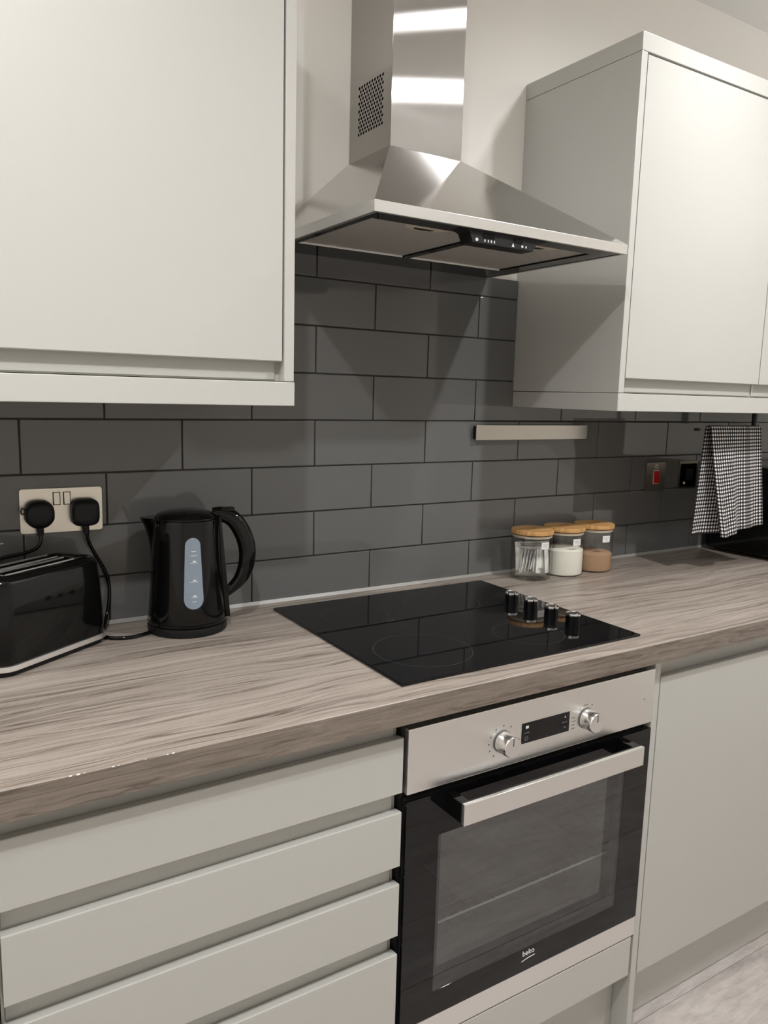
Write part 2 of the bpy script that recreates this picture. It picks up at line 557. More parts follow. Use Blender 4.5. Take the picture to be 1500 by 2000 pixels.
for r in range(-4, 4):            # row between TZ5+r*TP and TZ5+(r+1)*TP
    half = r % 2 == 0            # rows R5(0), R7(2), R3(-2), R1(-4) are offset by half a tile
    z0, z1 = TZ5 + r * TP + G / 2, TZ5 + (r + 1) * TP - G / 2
    z0 = max(z0, 0.001); z1 = min(z1, 0.768)
    for i in range(-6, 11):
        x0 = TX0 + (i + (0.5 if half else 0)) * TL + G / 2
        x1 = x0 + TL - G
        x0, x1 = max(x0, -1.199), min(x1, 2.999)
        if x1 - x0 < 0.01: continue
        if z1 <= 0.449:
            tile(x0, x1, z0, z1)
        elif z0 > 0.44:                       # above the cabinets' underside: only between the cabinets
            a, b = max(x0, 0.5115), min(x1, 1.311)
            if b - a > 0.006: tile(a, b, z0, z1)
        elif x1 < 0.51 or x0 > 1.312:         # cut where the wall cabinet sits
            tile(x0, x1, z0, 0.4465)
        elif x0 < 0.51:                       # notched around the cabinet corner
            notched([(x0, z0), (x1, z0), (x1, z1), (0.5115, z1), (0.5115, 0.4465), (x0, 0.4465)])
        elif x1 > 1.312:
            notched([(x0, z0), (x1, z0), (x1, 0.4465), (1.311, 0.4465), (1.311, z1), (x0, z1)])
        else:
            tile(x0, x1, z0, z1)

# sealant line where tiles meet worktop
mb = MB().prism([(0.001, 0.0005), (-0.005, 0.0005), (-0.0025, 0.004), (0.0, 0.0075), (0.001, 0.0075)], 'x', -1.2, 3.0)
tr = mb.build('trim_1', M['sealant'])
tag(tr, 'pale sealant line between tiles and worktop', 'sealant', kind='structure')
mb = MB()
for i in range(9):
    x = 0.478 + 0.046 * random.random()
    mb.lathe([(0.002, 0), (0.0035 + 0.003 * random.random(), 0.002), (0.001, 0.006 + 0.008 * random.random())], (x, -0.004 - 0.004 * random.random(), 0.001), 8)
mb.build('sealant_smear', M['sealant'], tr)

# ------------------------------------------------------------------ downlights
for i, (lx, ly, lw, soft) in enumerate(LAMPS):
    d = thing('downlight', ['downlight in the ceiling nearest the camera on the left', 'downlight in the ceiling out in the room on the right',
                            'downlight in the ceiling close above the right cabinets', 'downlight in the ceiling close above the left cabinets',
                            'unseen downlight added for fill near the far wall on the right'][i],
              'light', (lx, ly, CEIL))
    MB().lathe([(0.032, 0), (0.032, -0.003), (0.045, -0.004), (0.047, -0.001), (0.047, 0)], (lx, ly, CEIL), 32, False, False).build('rim', M['chrome'], d)

# ------------------------------------------------------------------ worktop
worktop = MB().box(-1.199, 2.999, -0.6140, 0.0, -0.041, 0.0, 0.0008, 1).build('worktop', M['worktop'], origin=(0.9, -0.3, -0.041))
tag(worktop, 'grey brown wood grain laminate worktop running along the tiled wall', 'worktop')
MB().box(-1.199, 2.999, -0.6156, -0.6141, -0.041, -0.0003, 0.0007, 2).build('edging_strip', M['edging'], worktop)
mb = MB()
for (x, s_) in ((0.086, 1.0), (0.0945, 1.3), (0.103, 0.6), (0.137, 0.9), (0.144, 0.6), (0.178, 0.5), (0.206, 0.8), (0.213, 1.0)):
    mb.box(x, x + 0.0032 * s_, -0.61585, -0.6156 + 0.0014 * s_, -0.0010 * s_, 0.00015, 0.0002, 1)
tag(mb.build('edge_chip', M['paper'], worktop), 'pale chip in the front edge')

# ------------------------------------------------------------------ base cabinets
FY = -0.59
def front(mb_, x0, x1, z0, z1, th=0.02, y=FY):
    return mb_.box(x0, x1, y, y + th, z0, z1, 0.0014, 2)
def jfront(x0, x1, z0, z1, name, parent, y=FY, lip=True):
    """handleless front: the top edge is scooped back to a thin lip"""
    pts = [(y, z0), (y, z1 - 0.0016), (y + 0.0005, z1 - 0.0005), (y + 0.0016, z1), (y + 0.004, z1 - 0.0004), (y + 0.012, z1 - 0.0016), (y + 0.0195, z1 - 0.0030), (y + 0.0195, z0)]
    m_ = MB().prism(pts, 'x', x0, x1)
    m_.angle = 15
    return m_.build(name, M['cabinet'], parent)

du = thing('drawer_cabinet', 'base cabinet of four handleless pale grey drawers left of the oven', 'cabinet', (0.3, -0.29, -0.76))
MB().box(0.002, 0.02, -0.565, -0.02, -0.76, -0.042).box(0.58, 0.598, -0.565, -0.02, -0.76, -0.042).box(0.02, 0.58, -0.565, -0.02, -0.76, -0.742).box(0.02, 0.58, -0.03, -0.02, -0.742, -0.042).build('carcass', M['carcass'], du)
dz = [(-0.170, -0.0755), (-0.3, -0.204), (-0.4275, -0.333), (-0.757, -0.462)]
for z0, z1 in dz:
    jfront(0.004, 0.5965, z0, z1, 'drawer', du)
for z0, z1 in ((-0.0755 - 0.03, -0.0425), (-0.204 - 0.012, -0.170 + 0.03), (-0.333 - 0.012, -0.3 + 0.03), (-0.462 - 0.012, -0.4275 + 0.03)):
    MB().box(0.006, 0.5905, FY + 0.0205, FY + 0.032, z0, z1, 0.001, 1).build('handle_rail', M['cabinet'], du)

lb = thing('base_cabinet', 'base cabinet at the far left edge beside the four drawers', 'cabinet', (-0.3, -0.29, -0.76))
MB().box(-0.598, -0.002, -0.565, -0.02, -0.76, -0.042).build('carcass', M['carcass'], lb)
jfront(-0.596, -0.0015, -0.757, -0.087, 'door', lb)
MB().box(-0.596, -0.002, FY + 0.0205, FY + 0.026, -0.1, -0.0425).build('handle_rail', M['cabinet'], lb)

lb = thing('base_cabinet', 'last base cabinet against the left end wall', 'cabinet', (-0.9, -0.29, -0.76))
MB().box(-1.197, -0.602, -0.565, -0.02, -0.76, -0.042).build('carcass', M['carcass'], lb)
jfront(-1.195, -0.6005, -0.757, -0.087, 'door', lb)
MB().box(-1.195, -0.602, FY + 0.0205, FY + 0.026, -0.1, -0.0425).build('handle_rail', M['cabinet'], lb)

oh = thing('oven_housing', 'pale grey housing around the built in oven with a drawer below', 'cabinet', (0.905, -0.29, -0.76))
MB().box(1.2085, 1.2255, -0.5905, -0.005, -WT, -0.0415, 0.001, 1).build('end_panel', M['cabinet'], oh)
MB().box(0.6015, 0.6035, -0.54, -0.02, -0.76, -0.042).box(0.604, 1.207, -0.5, -0.02, -0.672, -0.6605).box(0.604, 1.207, -0.5, -0.02, -0.76, -0.745).build('carcass', M['carcass'], oh)
m_ = MB().prism([(FY, -0.7525), (FY, -0.6635), (FY + 0.0015, -0.662), (FY + 0.02, -0.662), (FY + 0.02, -0.7525)], 'x', 0.608, 1.2005)
m_.angle = 15
m_.build('drawer', M['cabinet'], oh)

rb = thing('base_cabinet', 'tall single door pale grey base cabinet right of the oven', 'cabinet', (1.53, -0.29, -0.76))
MB().box(1.2275, 1.83, -0.566, -0.02, -0.76, -0.042).build('carcass', M['carcass'], rb)
jfront(1.2285, 1.826, -0.7595, -0.0865, 'door', rb)
MB().box(1.2275, 1.83, FY + 0.0205, FY + 0.0235, -0.1, -0.0425).build('handle_rail', M['cabinet'], rb)
fb = thing('base_cabinet', 'farthest base cabinet along the right run under the microwave', 'cabinet', (2.13, -0.29, -0.76))
MB().box(1.832, 2.98, -0.566, -0.02, -0.76, -0.042).build('carcass', M['carcass'], fb)
jfront(1.834, 2.428, -0.7595, -0.0865, 'door', fb)
jfront(2.432, 2.978, -0.7595, -0.0865, 'door', fb)
MB().box(1.832, 2.98, FY + 0.0205, FY + 0.0235, -0.1, -0.0425).build('handle_rail', M['cabinet'], fb)

pl = MB().box(-1.198, 1.2075, -0.547, -0.531, -WT + 0.0005, -0.761, 0.001, 1).build('plinth', M['cabinet'], origin=(0.3, -0.54, -WT))
tag(pl, 'pale grey plinth board under the drawers and oven', 'plinth')
pl = MB().box(1.226, 2.98, -0.547, -0.531, -WT + 0.0005, -0.761, 0.001, 1).build('plinth', M['cabinet'], origin=(2, -0.54, -WT))
tag(pl, 'pale grey plinth board under the door right of the oven', 'plinth')

# ------------------------------------------------------------------ wall cabinets
CY = -0.352
def wall_cabinet(x0, x1, doors, label, left_end, right_end):
    c = thing('wall_cabinet', label, 'cabinet', ((x0 + x1) / 2, CY / 2, 0.447))
    a, b = x0 + (0.018 if left_end else 0), x1 - (0.018 if right_end else 0)
    yb = 0.0078
    if left_end: MB().box(x0, x0 + 0.018, CY, yb, 0.4885, 1.2035, 0.0009, 2).build('end_panel', M['cabinet'], c)
    if right_end: MB().box(x1 - 0.018, x1, CY, yb, 0.4885, 1.2035, 0.0009, 2).build('end_panel', M['cabinet'], c)
    MB().box(x0, x1 + (0.0015 if right_end else 0), CY, yb, 1.2045, 1.242, 0.0012, 2).build('cornice', M['cabinet'], c)
    MB().box(x0, x1 + (0.0015 if right_end else 0), CY - 0.0005, yb, 0.4475, 0.4875, 0.0012, 2).build('pelmet', M['cabinet'], c)
    MB().box(a, b, CY + 0.024, yb, 0.489, 1.203).build('carcass', M['carcass'], c)
    for d0, d1 in doors:
        y = CY + 0.001
        pts = [(y, 1.2), (y, 0.5225), (y + 0.0015, 0.521), (y + 0.004, 0.521), (y + 0.0115, 0.536), (y + 0.0195, 0.54), (y + 0.0195, 1.2)]
        m_ = MB().prism(pts, 'x', d0, d1)
        m_.angle = 15
        m_.build('door', M['cabinet'], c)
        MB().box(d0 + 0.001, d1 - 0.004, CY + 0.0212, CY + 0.0238, 0.491, 0.56, 0.0008, 1).build('handle_rail', M['cabinet'], c)
    return c
wall_cabinet(-0.11, 0.5095, [(-0.106, 0.4875)], 'pale grey wall cabinet hanging left of the extractor hood', False, True)
wall_cabinet(-1.198, -0.111, [(-1.194, -0.6555), (-0.6525, -0.114)], 'pale grey two door wall cabinet at the left end wall', False, False)
wall_cabinet(1.312, 2.41, [(1.3335, 1.8385), (1.8425, 2.388)], 'pale grey two door wall cabinet hanging right of the extractor hood', True, True)

# ------------------------------------------------------------------ extractor hood
HX0, HX1, HY, HZ, HL = 0.608, 1.208, -0.441, 0.7835, 0.7645
CX0, CX1, CHY, CZ = 0.810, 0.9906, -0.1604, 0.9687
hood = thing('extractor_hood', 'stainless steel chimney extractor hood above the hob', 'hood', ((HX0 + HX1) / 2, -0.2, HL))
mb = MB()
y1 = 0.0075
mb.face([(HX0, HY, HZ), (HX1, HY, HZ), (CX1, CHY, CZ), (CX0, CHY, CZ)])
mb.face([(HX0, y1, HZ), (HX0, HY, HZ), (CX0, CHY, CZ), (CX0, y1, CZ)])
mb.face([(HX1, HY, HZ), (HX1, y1, HZ), (CX1, y1, CZ), (CX1, CHY, CZ)])
bmesh.ops.remove_doubles(mb.bm, verts=mb.bm.verts[:], dist=1e-5)
canopy = mb.build('canopy', M['steel_canopy'], hood)
canopy.data.polygons.foreach_set('use_smooth', [False] * len(canopy.data.polygons))
MB().box(HX0, HX1, HY, HY + 0.008, HL, HZ, 0.0008, 2).box(HX0, HX0 + 0.008, HY + 0.008, -0.001, HL, HZ).box(HX1 - 0.008, HX1, HY + 0.008, -0.001, HL, HZ).build('rim', M['steel_front'], hood)
# chimney: right side, front and top of the visible sheet, left side carries the punched holes
mb = MB()
ZT = CEIL
mb.box(CX0 + 0.0004, CX1, CHY, CHY + 0.0012, CZ - 0.004, ZT, 0.0006, 2)
mb.box(CX1 - 0.0012, CX1, CHY + 0.0012, y1, CZ - 0.004, ZT)
NC, PY, PZ = 10, 0.0105, 0.00775
yh0, zh1 = -0.0325, 1.1125
def rect(y0_, y1_, z0_, z1_):
    mb.face([(CX0, y0_, z0_), (CX0, y1_, z0_), (CX0, y1_, z1_), (CX0, y0_, z1_)])
ymin, ymax = yh0 - (NC - 0.5) * PY - 0.002, yh0 + 0.5 * PY + 0.002
zmax = zh1 + PZ / 2
zmin = zmax - 13 * PZ
rect(CHY, y1, zmax, ZT); rect(CHY, y1, CZ - 0.004, zmin)
rect(CHY, ymin, zmin, zmax); rect(ymax, y1, zmin, zmax)
for r in range(13):
    zc = zh1 - r * PZ
    n = NC if r % 2 == 0 else NC - 1
    ys = [yh0 - (k + (0 if r % 2 == 0 else 0.5)) * PY for k in range(n)]
    hi, lo = ys[0] + PY / 2, ys[-1] - PY / 2
    rect(hi, ymax, zc - PZ / 2, zc + PZ / 2); rect(ymin, lo, zc - PZ / 2, zc + PZ / 2)
    for yc in ys:
        A = 16
        ring = [mb.bm.verts.new((CX0, yc + 0.0034 * math.cos(2 * PI * k / A + PI / 16), zc + 0.0034 * math.sin(2 * PI * k / A + PI / 16))) for k in range(A)]
        # outer points of the cell's rectangle, same angle
        outer = []
        for k in range(A):
            a_ = 2 * PI * k / A + PI / 16
            c_, s_ = math.cos(a_), math.sin(a_)
            f = min(PY / 2 / abs(c_), PZ / 2 / abs(s_))
            outer.append(mb.bm.verts.new((CX0, yc + c_ * f, zc + s_ * f)))
        corners = {}
        for k in range(A):
            j = (k + 1) % A
            p, q = outer[k], outer[j]
            same = abs(p.co.y - q.co.y) < 1e-6 or abs(p.co.z - q.co.z) < 1e-6
            if same:
                mb.bm.faces.new((ring[k], p, q, ring[j]))
            else:
                sy = 1 if (p.co.y + q.co.y) / 2 > yc else -1
                sz = 1 if (p.co.z + q.co.z) / 2 > zc else -1
                cv = mb.bm.verts.new((CX0, yc + sy * PY / 2, zc + sz * PZ / 2))
                mb.bm.faces.new((ring[k], p, cv, q, ring[j]))
ch = mb.build('chimney', M['steel_chimney'], hood)
MB().box(CX0 + 0.006, CX1 - 0.004, CHY + 0.006, -0.002, CZ, ZT - 0.01).build('chimney_dark_fill', M['black_void'], hood)  # solid black box put in for the darkness behind the holes
# underside
fr = MB()
fr.box(HX0 + 0.009, HX1 - 0.009, HY + 0.009, -0.389, 0.7655, 0.772)
fr.box(HX0 + 0.009, HX1 - 0.009, -0.103, -0.001, 0.7655, 0.772)
fr.box(HX0 + 0.009, 0.634, -0.389, -0.103, 0.7655, 0.772)
fr.box(1.157, HX1 - 0.009, -0.389, -0.103, 0.7655, 0.772)
fr.box(0.885, 0.902, -0.389, -0.103, 0.7655, 0.772)
fr.build('underside_frame', M['black_gloss'], hood)
for f0, f1 in ((0.634, 0.884), (0.903, 1.157)):
    fo = MB().box(f0 + 0.001, f1 - 0.001, -0.388, -0.106, 0.769, 0.774).build('grease_filter', M['filter'], hood)
    MB().box(f0 + 0.001, f1 - 0.001, -0.1075, -0.1035, 0.7655, 0.769, 0.0006, 1).box(f0 + 0.001, f1 - 0.001, -0.3885, -0.3865, 0.7665, 0.769).build('filter_edge', M['filter_edge'], fo)
    cxm = (f0 + f1) / 2
    pts = [(cxm + 0.045 * math.cos(a) * (1 if math.sin(a) < 0 else 1), -0.358 + 0.022 * math.sin(a)) for a in [PI * k / 10 for k in range(11)]]
    la = MB().prism([(cxm - 0.047, -0.384)] + [(cxm - 0.045 + 0.09 * k / 8, -0.372 + 0.026 * math.sin(PI * k / 8) ** 0.6) for k in range(9)] + [(cxm + 0.047, -0.384)], 'z', 0.7675, 0.7695).build('latch', M['latch'], fo)
    MB().prism([(cxm - 0.022, -0.366), (cxm + 0.022, -0.366), (cxm + 0.018, -0.357), (cxm, -0.354), (cxm - 0.018, -0.357)], 'z', 0.7668, 0.7676).build('latch_slot', M['black_void'], fo)
cp = MB()
cp.prism([(0.796, 0.7655), (0.812, 0.7605), (0.818, 0.7425), (0.962, 0.7425), (0.972, 0.7605), (1.008, 0.7655)], 'y', -0.4315, -0.398, 0.001)
cpo = cp.build('control_panel', M['black_matte'], hood)
MB().box(0.842, 0.868, -0.4335, -0.4312, 0.753, 0.761, 0.001, 1).box(0.915, 0.935, -0.4335, -0.4312, 0.753, 0.761, 0.001, 1).build('slider', M['black_gloss'], cpo)
pr_ = MB()
pr_.cyl((0.8275, -0.4313, 0.7485), (0.8275, -0.4322, 0.7485), 0.003, seg=14)
for x in (0.846, 0.854, 0.861, 0.868):
    pr_.box(x - 0.0011, x + 0.0011, -0.4322, -0.4313, 0.7462, 0.7505)
pr_.prism([(0.9095, 0.7455), (0.9155, 0.7455), (0.9125, 0.752)], 'y', -0.4322, -0.4313)
pr_.box(0.933, 0.937, -0.4322, -0.4313, 0.7465, 0.7505)
pr_.box(0.943, 0.9455, -0.4322, -0.4313, 0.7465, 0.750)
pr_.build('printed_symbol', M['white_print'], cpo)

# ------------------------------------------------------------------ hob
hob = thing('hob', 'black glass ceramic hob set into the worktop with four black knobs', 'hob', (0.896, -0.31, 0.0))
MB().box(0.606, 1.186, -0.565, -0.055, 0.0003, 0.0048, 0.0012, 2).build('glass_plate', M['hob'], hob)
def ring(cx_, cy_, r, w_=0.0011):
    m_ = MB(); S = 72
    a = [(cx_ + r * math.cos(2 * PI * k / S), cy_ + r * math.sin(2 * PI * k / S), 0.00495) for k in range(S)]
    b = [(cx_ + (r - w_) * math.cos(2 * PI * k / S), cy_ + (r - w_) * math.sin(2 * PI * k / S), 0.00495) for k in range(S)]
    m_.loft([a, b], False, False)
    return m_.build('cooking_zone_ring', M['hob_print'], hob)
ring(0.737, -0.437, 0.093); ring(0.985, -0.452, 0.072); ring(0.737, -0.185, 0.072); ring(0.965, -0.185, 0.088)
for yk in (-0.262, -0.325, -0.390, -0.453):
    k = MB().lathe([(0.0152, 0.0), (0.0148, 0.020), (0.0135, 0.0205)], (1.1075, yk, 0.0049), 28).build('knob', M['black_gloss'], hood if False else hob)
    MB().lathe([(0.0152, 0.0205), (0.0155, 0.0225), (0.0150, 0.0255), (0.0128, 0.0265), (0.0118, 0.0252)], (1.1075, yk, 0.0049), 28).build('chrome_cap', M['chrome'], k)
    MB().box(1.1075 - 0.0015, 1.1075 + 0.0015, yk - 0.012, yk + 0.012, 0.0296, 0.0318, 0.0005, 1).build('pointer', M['chrome'], k)

# ------------------------------------------------------------------ oven
OY = -0.5912
OX0, OX1 = 0.6055, 1.2075
oven = thing('oven', 'built in electric oven with steel control panel and black glass door', 'oven', ((OX0 + OX1) / 2, -0.3, -0.655))
MB().box(OX0 + 0.004, OX1 - 0.004, -0.57, -0.03, -0.075, -0.07).box(OX0 + 0.004, 0.655, -0.57, -0.03, -0.65, -0.0755).box(1.158, OX1 - 0.004, -0.57, -0.03, -0.65, -0.0755).box(0.655, 1.158, -0.57, -0.03, -0.65, -0.62).box(0.655, 1.158, -0.57, -0.03, -0.245, -0.0755).box(0.655, 1.158, -0.05, -0.03, -0.62, -0.245).build('body', M['black_matte'], oven)
# enamel cavity: inward faces
cv = MB()
a0, a1, b0, b1, c0, c1 = 0.6555, 1.1575, -0.569, -0.09, -0.6195, -0.2455
cv.face([(a0, b0, c0), (a1, b0, c0), (a1, b1, c0), (a0, b1, c0)])
cv.face([(a0, b0, c1), (a0, b1, c1), (a1, b1, c1), (a1, b0, c1)])
cv.face([(a0, b1, c0), (a1, b1, c0), (a1, b1, c1), (a0, b1, c1)])
cv.face([(a0, b0, c0), (a0, b1, c0), (a0, b1, c1), (a0, b0, c1)])
cv.face([(a1, b0, c0), (a1, b0, c1), (a1, b1, c1), (a1, b1, c0)])
cv.build('cavity', M['enamel'], oven)
# rack
rk = MB()
zr, yr = -0.473, -0.548
MB().cyl((a0 + 0.004, yr, zr), (a1 - 0.004, yr, zr), 0.0021, seg=8).build('rack_front_bar', M['rack_bar_lit'], oven)
rk.cyl((a0 + 0.004, -0.13, zr), (a1 - 0.004, -0.13, zr), 0.0025, seg=8)
for k in range(17):
    x = a0 + 0.02 + k * (a1 - a0 - 0.04) / 16
    rk.tube([(x, yr + 0.001, zr - 0.0024), (x, yr + 0.01, zr - 0.003), (x, -0.13, zr - 0.003)], 0.0011, 6, 2)
    MB().cyl((x, yr, zr + 0.0015), (x, yr, zr + 0.004), 0.0012, seg=6).build('rack_stud', M['rack_bar_lit'], oven)
rk.build('rack', M['wire'], oven)
for zz in (-0.38, -0.43, -0.48, -0.53):
    r_ = MB()
    for xs in (a0 + 0.006, a1 - 0.006):
        r_.cyl((xs, -0.54, zz), (xs, -0.12, zz), 0.0022, seg=6)
    r_.build('shelf_runner', M['wire'], oven)
# control panel
MB().box(OX0, OX1 + 0.001, OY, OY + 0.022, -0.1775, -0.0635, 0.0015, 2).build('control_panel', M['steel_front'], oven)
disp = MB().box(0.8505, 0.9695, OY - 0.0006, OY + 0.001, -0.1445, -0.1055, 0.0004, 1).build('display', M['hob'], oven)
ic = MB()
yi = OY - 0.0006
ic.box(0.8600, 0.8650, yi - 0.0003, yi, -0.1165, -0.1115).box(0.8655, 0.8668, yi - 0.0003, yi, -0.1165, -0.1115)
ic.prism([(0.9560, -0.1150), (0.9595, -0.1150), (0.95775, -0.1120)], 'y', yi - 0.0003, yi)
ic.box(0.9563, 0.9593, yi - 0.0003, yi, -0.1345, -0.1337)
ic.build('display_symbol', M['white_print'], disp)
ic = MB()
S = 20
ic.loft([[(0.8625 + r * math.cos(2 * PI * k / S), yi - 0.0002, -0.1355 + r * math.sin(2 * PI * k / S)) for k in range(S)] for r in (0.0038, 0.0032)], False, False)
ic.box(0.857, 0.869, yi - 0.0002, yi, -0.1248, -0.1243).box(0.950, 0.964, yi - 0.0002, yi, -0.1248, -0.1243)
ic.build('display_mark', M['grey_print'], disp)
for kx in (0.8065, 1.0145):
    kz = -0.1285
    kn = MB()
    prof = [(0.0195, 0.0), (0.0195, 0.004), (0.0188, 0.0045), (0.0188, 0.006), (0.0195, 0.0065), (0.0192, 0.027), (0.0180, 0.029)]
    kn.loft([[(kx + r * math.cos(2 * PI * i / 36), OY - h, kz + r * math.sin(2 * PI * i / 36)) for i in range(36)] for r, h in prof])
    ko = kn.build('control_knob', M['knob_metal'], oven)
    MB().box(kx - 0.0012, kx + 0.0012, OY - 0.0294, OY - 0.0288, kz + 0.002, kz + 0.0165).build('pointer', M['dark_print'], ko)
    S = 36
    gr = MB()
    gr.loft([[(kx + r * math.cos(2 * PI * i / S), OY - h, kz + r * math.sin(2 * PI * i / S)) for i in range(S)] for r, h in ((0.0203, 0.0), (0.0203, 0.0022), (0.0194, 0.0022))], False, False)
    gr.build('knob_collar', M['dark_print'], ko)
mk = MB()
for ang in (120, 88, 55, 152, 178, 205, 232):
    a = math.radians(ang)
    mx_, mz_ = 0.8065 + 0.0315 * math.cos(a), -0.1285 + 0.029 * math.sin(a)
    mk.box(mx_ - 0.0013, mx_ + 0.0013, OY - 0.0003, OY, mz_ - 0.0013, mz_ + 0.0013)
for ang in (100, 90, 62, 125):
    a = math.radians(ang)
    mx_, mz_ = 1.0145 + 0.030 * math.cos(a), -0.1285 + 0.027 * math.sin(a)
    mk.box(mx_ - 0.0012, mx_ + 0.0012, OY - 0.0003, OY, mz_ - 0.0012, mz_ + 0.0012)
for q, zz in enumerate((-0.121, -0.128, -0.135, -0.142)):
    mk.box(0.975, 0.984 + 0.002 * (q % 2), OY - 0.0003, OY, zz - 0.0006, zz + 0.0006)
mk.cyl((1.180, OY - 0.0003, -0.123), (1.180, OY, -0.123), 0.0016, seg=10)
mk.build('panel_mark', M['dark_print'], oven)
# door
dw = (0.6735, 1.1365, -0.5655, -0.2665)
door = MB()
D0, D1, DZ0, DZ1 = OX0, OX1, -0.6135, -0.190
door.box(D0, dw[0], OY, OY + 0.006, DZ0, DZ1).box(dw[1], D1, OY, OY + 0.006, DZ0, DZ1)
door.box(dw[0], dw[1], OY, OY + 0.006, dw[3], DZ1).box(dw[0], dw[1], OY, OY + 0.006, DZ0, dw[2])
door_o = door.build('door', M['hob'], oven)
door = MB()
door.box(D0 + 0.002, 0.684, OY + 0.0065, OY + 0.0215, DZ0, DZ1).box(1.129, D1 - 0.002, OY + 0.0065, OY + 0.0215, DZ0, DZ1)
door.box(0.684, 1.129, OY + 0.0065, OY + 0.0215, -0.262, DZ1).box(0.684, 1.129, OY + 0.0065, OY + 0.0215, DZ0, -0.553)
door.build('inner_frame', M['black_void'], door_o)
MB().face([(dw[0], OY + 0.0003, dw[2]), (dw[1], OY + 0.0003, dw[2]), (dw[1], OY + 0.0003, dw[3]), (dw[0], OY + 0.0003, dw[3])]).build('window_pane', M['oven_pane'], door_o)
MB().face([(0.684, OY + 0.021, -0.553), (1.129, OY + 0.021, -0.553), (1.129, OY + 0.021, -0.262), (0.684, OY + 0.021, -0.262)]).build('inner_pane', M['oven_pane_inner'], door_o)
MB().box(OX0 + 0.0005, OX1, OY, OY + 0.02, -0.6575, -0.6145, 0.001, 2).build('bottom_trim', M['steel_front'], oven)
MB().box(0.606, 1.2065, OY + 0.021, OY + 0.03, -0.19, -0.0415).box(0.600, 0.6052, -0.578, -0.4, -0.76, -0.0415).build('seal_gap', M['black_matte'], oven)
hb = MB()
for xa, xb in ((0.686, 0.704), (1.109, 1.127)):
    hb.box(xa, xb, -0.6345, OY, -0.2285, -0.1925, 0.001, 1)
hb.box(0.704, 1.109, -0.6345, -0.629, -0.2285, -0.1935)
ho = hb.build('handle_bracket', M['black_gloss'], door_o)
MB().box(0.686, 1.127, -0.6425, -0.6345, -0.2295, -0.1915, 0.0013, 2).build('handle', M['steel_front'], door_o)
lg = text_mesh('beko', 0.0155, 'lettering', M['white_print'], door_o, (0.9, OY - 0.0002, -0.5815), (PI / 2, 0, 0))
tag(lg, 'white maker lettering on the glass')
MB().prism([(0.8825, -0.5915), (0.884, -0.5925), (0.900, -0.5895), (0.9165, -0.5885), (0.9165, -0.5870), (0.900, -0.5878)], 'y', OY - 0.0005, OY).build('lettering_underline', M['white_print'], door_o)

# ------------------------------------------------------------------ knife strip
kr = thing('knife_rack', 'brushed steel magnetic strip on the tiles above the jars', 'knife rack', (1.38, -0.008, 0.36))
MB().box(1.181, 1.579, -0.0165, -0.0135, 0.361, 0.4005, 0.0012, 2).build('face', M['steel_strip'], kr)
MB().box(1.184, 1.576, -0.0135, -0.0003, 0.365, 0.3965).build('backing', M['black_matte'], kr)

# ------------------------------------------------------------------ sockets and switches
def rrect(cx_, cz_, w_, h_, r, n=5):
    pts = []
    for sx, sz, a0_ in ((1, 1, 0), (-1, 1, 90), (-1, -1, 180), (1, -1, 270)):
        for k in range(n + 1):
            a = math.radians(a0_ + 90 * k / n)
            pts.append((cx_ + sx * (w_ / 2 - r) + r * math.cos(a), cz_ + sz * (h_ / 2 - r) + r * math.sin(a)))
    return pts
so = thing('wall_socket', 'brushed nickel double socket on the tiles behind the toaster', 'socket', (0.191, 0, 0.196))
MB().prism(rrect(0.191, 0.2375, 0.147, 0.084, 0.004), 'y', -0.0055, -0.0004, 0.0008).build('faceplate', M['steel_plate'], so)
for sx in (0.182, 0.2005):
    fr_ = MB().box(sx - 0.0068, sx + 0.0068, -0.0058, -0.0054, 0.2475, 0.2725).build('switch_frame', M['black_matte'], so)
    MB().prism([(-0.0058, 0.249), (-0.0098, 0.249), (-0.0068, 0.2715), (-0.0058, 0.2715)], 'x', sx - 0.0052, sx + 0.0052, 0.0005).build('rocker', M['steel_plate'], fr_)

def plug(name, cx_, cz_, label, path, rounder):
    p = thing(name, label, 'plug', (cx_, -0.006, cz_))
    rings = []
    for (yy, sc_) in ((-0.0060, 1.0), (-0.022, 1.0), (-0.028, 0.95), (-0.033, 0.84), (-0.0355, 0.66), (-0.036, 0.4)):
        pts = []
        for k in range(40):
            a = 2 * PI * k / 40
            c_, s_ = math.cos(a), math.sin(a)
            e = 2 / (2.6 if rounder else 3.6)
            px_ = math.copysign(abs(c_) ** e, c_) * 0.0258
            pz_ = math.copysign(abs(s_) ** e, s_) * 0.0262
            if s_ < -0.3 and rounder: px_ *= 1 - 0.25 * (-s_ - 0.3)
            pts.append((cx_ + px_ * sc_, yy, cz_ + pz_ * sc_))
        rings.append(pts)
    MB().loft(rings).build('plug_body', M['black_matte'], p)
    MB().tube([(cx_, -0.017, cz_ - 0.022), (cx_ + 0.0005, -0.017, cz_ - 0.033), (path[0][0], path[0][1], path[0][2])], [0.0068, 0.0062, 0.0045], 12, 3).build('strain_relief', M['black_matte'], p)
    MB().tube(path, 0.0034, 10, 6).build('cable', M['black_gloss'], p)
    if rounder:
        S = 16
        q = MB()
        q.tube([(cx_ - 0.024, -0.018, cz_ + 0.010), (cx_ - 0.030, -0.018, cz_ + 0.012), (cx_ - 0.0315, -0.018, cz_ + 0.007), (cx_ - 0.0305, -0.018, cz_ + 0.002), (cx_ - 0.025, -0.018, cz_ + 0.003)], 0.0013, 6, 3)
        q.build('pull_ring', M['black_matte'], p)
    return p
